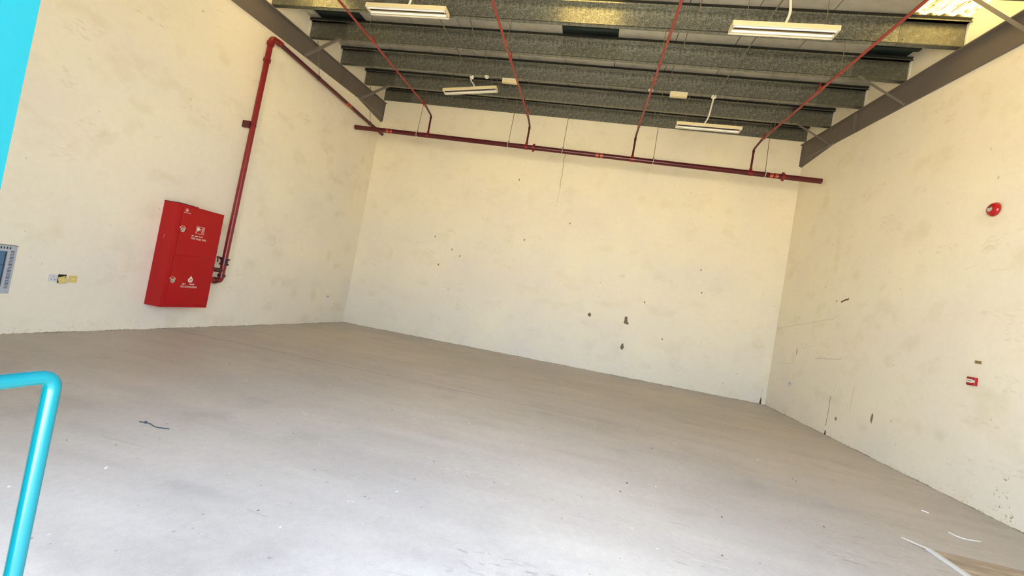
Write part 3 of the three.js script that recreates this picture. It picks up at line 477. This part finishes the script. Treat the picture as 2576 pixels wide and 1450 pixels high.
{
  const o = thing('call_point', 'red square manual fire call point on the right wall', 'call point'); o.position.set(W, 1.508, 5.683);
  part(o, 'housing', new RoundedBoxGeometry(0.04, 0.105, 0.12, 3, 0.008).translate(-0.021, 0, 0), mat(0xa91414, 0.35));
  part(o, 'glass', box(0.003, 0.045, 0.078, -0.0425, 0.002, -0.008), M.white, 'white break glass panel'); part(o, 'mark', box(0.002, 0.006, 0.05, -0.0445, 0.002, -0.008), M.slot);
  part(o, 'reset_cover', rod(V(-0.041, 0.002, 0.047), V(-0.0445, 0.002, 0.047), 0.017, 12), M.white);
}
{
  const o = thing('back_box', 'small brown empty electrical box above the red call point', 'wall box'); o.position.set(W, 1.757, 5.712);
  part(o, 'rim', [box(0.01, 0.006, 0.086, -0.006, 0.017, 0), box(0.01, 0.006, 0.086, -0.006, -0.017, 0), box(0.01, 0.034, 0.006, -0.006, 0, 0.04), box(0.01, 0.034, 0.006, -0.006, 0, -0.04)], M.boxBrown);
  part(o, 'inside', box(0.003, 0.03, 0.078, -0.003, 0, 0), mat(0x8d7646, 0.9)); part(o, 'lug', [box(0.008, 0.01, 0.012, -0.006, 0.01, 0.032), box(0.008, 0.01, 0.012, -0.006, -0.01, 0.03), box(0.008, 0.01, 0.012, -0.006, 0.01, -0.03)], M.slot);
}
// ---------------------------------------------------------------- hanging light battens
function batten(label, x0, x1, yc, z, tilt, tubes) {
  const o = thing('light_batten', label, 'light fitting', 'hanging fluorescent battens'); o.position.set((x0 + x1) / 2, yc, z); o.rotation.z = tilt;
  const L = (x1 - x0) / 2, w = 0.095;
  part(o, 'body', [span(-L, L, 0.03, 0.036, -w, w), span(-L, L, -0.03, 0.03, w - 0.004, w), span(-L, L, -0.03, 0.03, -w, -w + 0.004), span(-L, L, 0.0, 0.03, -0.022, 0.022)], M.cream);
  part(o, 'spine', span(-L + 0.02, L - 0.02, -0.006, -0.001, -0.02, 0.02), M.dark);
  for (const s of [-1, 1]) { const e = prismX([[-w, 0.036], [w, 0.036], [w + 0.004, -0.03], [-w - 0.004, -0.03]], s < 0 ? -L - 0.006 : L, s < 0 ? -L : L + 0.006); part(o, 'end_plate', e, M.cream); }
  part(o, 'rim', span(-L, L, -0.034, -0.028, -w - 0.012, -w + 0.008), M.white); part(o, 'rim', span(-L, L, -0.034, -0.028, w - 0.008, w + 0.004), M.white);
  for (const tz of tubes) {
    const t = part(o, 'tube', rod(V(-L + 0.03, -0.018, tz), V(L - 0.03, -0.018, tz), 0.0175, 16), M.tube, 'white fluorescent tube');
    for (const q of [-1, 1]) part(t, 'tube_holder', box(0.02, 0.05, 0.04, q * (L - 0.018), -0.012, tz), M.tubeSocket);
  }
  for (const tz of [-0.052, 0.052]) if (!tubes.includes(tz)) for (const q of [-1, 1]) part(o, 'tube_holder', box(0.02, 0.05, 0.03, q * (L - 0.018), -0.005, tz), M.tubeSocket);
  return o;
}
const two = [-0.052, 0.052], one = [-0.052];
const fitR = batten('large twin-tube light batten hanging near at upper right', 8.325, 9.64, 5.74, 5.955, 0.008, two);
const fitL = batten('large twin-tube light batten cut by the top edge at left', 2.90, 4.21, 5.69, 5.955, 0.008, two);
const fitFR = batten('smaller looking far light batten hanging level before the back wall', 8.325, 9.655, 5.975, 2.37, 0.012, one);
const fitFL = batten('far light batten hanging crooked below the smoke detector', 2.86, 4.165, 6.31, 2.37, 0.138, one);
const wires = [[8.515, 5.955, 5.775], [9.515, 5.955, 5.775], [3.05, 5.955, 5.72], [4.05, 5.955, 5.72], [8.51, 2.37, 6.01], [9.52, 2.37, 6.02], [2.975, 2.37, 6.28], [3.97, 2.37, 6.42]];
const wn = ['near right batten, left', 'near right batten, right', 'near left batten, left', 'near left batten, right', 'far level batten, left', 'far level batten, right', 'crooked far batten, left', 'crooked far batten, right'];
wires.forEach(([x, z, y], i) => { const o = thing('drop_rod', `thin drop rod of the ${wn[i]} end`, 'drop rod', 'drop rods of the battens'); const pz = PZ[z > 4 ? 5 : 2] - 0.05; part(o, 'wire', rod(V(x, y, z - 0.03), V(x, purlinY(pz) + 0.003, pz), 0.005, 6), M.steelDark); part(o, 'eye', ringAt(V(x, y + 0.005, z - 0.03), V(0, 1, 0), 0.012, 0.012, 8), M.steelDark); });
// conduits, junction boxes and white flexes
for (const [x, side, zj, xf, yf] of [[3.46, 'left', 2.29, 3.62, 6.37], [9.015, 'right', 2.34, 8.89, 6.01]]) {
  const o = thing('conduit', `thin grey ${side} conduit running under the purlins to a junction box`, 'conduit', 'lighting conduits');
  const y = (z) => purlinY(z) - 0.018;
  part(o, 'pipe', rod(V(x, y(zj), zj), V(x + (side === 'left' ? 0.09 : 0.0), y(8.3), 8.3), 0.011, 10), M.steel);
  for (let i = 3; i < 6; i++) part(o, 'saddle', box(0.05, 0.02, 0.02, x + (side === 'left' ? (PZ[i] - zj) * 0.015 : 0), y(PZ[i]) + 0.006, PZ[i] - 0.045), M.steelDark);
  const j = part(o, 'junction_box', [rod(V(x, purlinY(zj) - 0.05, zj - 0.005), V(x, purlinY(zj) - 0.002, zj - 0.005), 0.052, 22), rod(V(x, purlinY(zj) - 0.058, zj - 0.005), V(x, purlinY(zj) - 0.05, zj - 0.005), 0.046, 22, 0.052)], M.white, 'round white junction box');
  const c = new THREE.CatmullRomCurve3(side === 'left' ? [V(x, purlinY(zj) - 0.05, zj), V(x + 0.0, purlinY(zj) - 0.12, zj + 0.01), V(xf - 0.05, yf + 0.09, 2.36), V(xf, yf - 0.01, 2.37)] : [V(x, purlinY(zj) - 0.05, zj), V(x - 0.02, 6.45, 2.35), V(x - 0.05, 6.2, 2.36), V(xf, yf, 2.37)]);
  part(o, 'flex', new THREE.TubeGeometry(c, 20, 0.017, 10), M.white, 'white flexible drop');
}
for (const [x, yb, fx, fy, lab] of [[9.015, 6.36, 9.02, 5.77, 'right'], [3.55, 6.36, 3.58, 5.725, 'left']]) {
  const o = thing('flex_drop', `white flexible conduit dropping to the near ${lab} batten`, 'conduit', 'flex drops of the near battens');
  part(o, 'tube', new THREE.TubeGeometry(new THREE.CatmullRomCurve3([V(x + 0.01, yb - 0.04, 5.90), V(x + 0.02, 6.15, 5.93), V(fx + 0.02, 5.98, 5.95), V(fx - 0.03, fy, 5.955)]), 20, 0.018, 10), M.white);
  part(o, 'junction_box', rod(V(x + 0.01, yb - 0.06, 5.90), V(x + 0.01, yb - 0.006, 5.90), 0.052, 20), M.white);
}
// smoke detectors and emergency lights under the third purlin
for (const [x, z, n] of [[3.848, 2.345, 'fully visible round white smoke detector beside the crooked batten'], [7.666, 2.37, 'round white smoke detector partly hidden by a branch pipe']]) {
  const o = thing('smoke_detector', n, 'smoke detector', 'smoke detectors'), y = purlinY(z);
  part(o, 'base', rod(V(x, y - 0.022, z), V(x, y - 0.003, z), 0.056, 24), M.white);
  part(o, 'dome', new THREE.LatheGeometry([[0, -0.058], [0.028, -0.055], [0.042, -0.044], [0.047, -0.022]].map(([a, b]) => new THREE.Vector2(a, b)), 24).translate(x, y, z), M.white);
  part(o, 'vent_ring', ringAt(V(x, y - 0.028, z), V(0, 1, 0), 0.0485, 0.006, 24), M.tubeSocket);
}
for (const [x, z, n] of [[4.418, 2.30, 'white emergency light box behind the second branch pipe'], [8.272, 2.35, 'white emergency light box above the far level batten']]) {
  const o = thing('emergency_light', n, 'emergency light', 'emergency lights'), y = purlinY(z);
  part(o, 'base', box(0.36, 0.03, 0.09, x, y - 0.019, z), M.white);
  const s = prismX([[-0.055, 0], [0.055, 0], [0.04, -0.075], [-0.04, -0.075]], -0.18, 0.18); s.translate(x, y - 0.034, z); part(o, 'diffuser', s, M.cream, 'cream diffuser');
}
// ---------------------------------------------------------------- the gate leaf at the left edge, with its pull handle
{
  const o = thing('gate_leaf', 'bright turquoise steel gate leaf at the left picture edge', 'gate'), x0 = 4.95, x1 = 6.085, z0 = 11.5, z1 = 11.55;
  part(o, 'sheet', span(x0 + 0.02, x1 - 0.05, 0.03, GH - 0.03, z0 + 0.018, z1 - 0.012), M.turq);
  part(o, 'stile', [span(x1 - 0.06, x1, 0.02, GH - 0.02, z0, z1)], M.turq); part(o, 'stile', span(x0 + 0.01, x0 + 0.07, 0.02, GH - 0.02, z0, z1), M.turq);
  for (const y of [0.05, 1.5, 2.9, GH - 0.06]) part(o, 'rail', span(x0 + 0.07, x1 - 0.06, y - 0.03, y + 0.03, z0, z1), M.turq);
  const hx = 6.048, hz = 11.356, R = 0.0128, yt = 1.222, yb = 0.62;
  part(o, 'pull_handle', pathTube([V(hx, yt, z0 + 0.004), V(hx, yt, hz), V(hx, yb, hz), V(hx, yb, z0 + 0.004)], R, 0.026, 20), M.turq, 'bent turquoise tube handle');
}
// ---------------------------------------------------------------- litter on the floor
{
  const o = thing('board_sheet', 'brown board lying on the floor at the bottom right corner', 'board');
  const s = new THREE.Shape([[10.235, 7.68], [10.30, 7.665], [10.43, 7.672], [10.70, 7.668], [11.0, 7.675], [11.05, 8.5], [10.25, 8.5]].map(([x, z]) => new THREE.Vector2(x, -z)));
  part(o, 'sheet', new THREE.ExtrudeGeometry(s, { depth: 0.008, bevelEnabled: false }).rotateX(-Math.PI / 2).translate(0, 0.001, 0), M.card);
  part(o, 'edge_strip', [span(10.205, 10.24, 0.001, 0.022, 7.66, 8.5)], M.paper, 'pale raised edge strip');
  part(o, 'back_edge', span(10.24, 11.0, 0.001, 0.013, 7.655, 7.668), mat(0xa98e74, 0.9));
  const t = new THREE.Shape([[10.10, 7.53], [10.12, 7.548], [10.16, 7.575], [10.205, 7.635], [10.245, 7.66], [10.215, 7.672], [10.17, 7.63], [10.13, 7.585]].map(([x, z]) => new THREE.Vector2(x, -z)));
  part(o, 'torn_flap', new THREE.ExtrudeGeometry(t, { depth: 0.006, bevelEnabled: false }).rotateX(-Math.PI / 2).translate(0, 0.012, 0), M.paper, 'pale torn flap');
}
{
  const o = thing('plastic_strip', 'thin white curved plastic strip on the floor near the brown board', 'strip');
  part(o, 'band', new THREE.TubeGeometry(new THREE.CatmullRomCurve3([V(10.83, 0.006, 7.053), V(10.855, 0.006, 7.115), V(10.90, 0.006, 7.14), V(11.05, 0.006, 7.115)]), 24, 0.006, 6), M.white);
  const p = thing('plastic_strip', 'short white stick on the floor near the foot of the right wall', 'strip'); part(p, 'stick', rod(V(10.985, 0.006, 6.49), V(11.03, 0.006, 6.53), 0.007, 6), M.white);
  const q = thing('cable_offcut', 'dark wire offcut on the floor beside the turquoise handle', 'wire'); part(q, 'strand', new THREE.TubeGeometry(new THREE.CatmullRomCurve3([V(3.60, 0.008, 8.98), V(3.68, 0.006, 8.965), V(3.78, 0.006, 8.995), V(3.88, 0.006, 8.97)]), 16, 0.0035, 6), M.slot); part(q, 'bead', new THREE.SphereGeometry(0.011, 8, 6).translate(3.65, 0.01, 8.97), M.slot);
}
{ // crumbs nobody could count
  const light = [], dark = [];
  for (let k = 0; k < 150; k++) { const x = rr(0.4, 10.0), z = rr(0.4, 10.8), s = rr(0.004, 0.011), g = new THREE.TetrahedronGeometry(s).scale(rr(1, 2.4), 0.6, rr(0.7, 1.4)).rotateY(rr(0, 6)).translate(x, s * 0.3, z); (k % 3 ? light : dark).push(g); }
  for (const [g, m, n, l] of [[light, M.white, 'plaster_crumbs', 'white plaster crumbs scattered over the concrete floor'], [dark, M.dark, 'grit', 'dark grit scattered over the concrete floor']]) { const o = shadow(new THREE.Mesh(join(g), m)); o.name = n; o.userData = { kind: 'stuff', label: l, category: 'debris' }; scene.add(o); }
}
renderer.render(scene, camera);
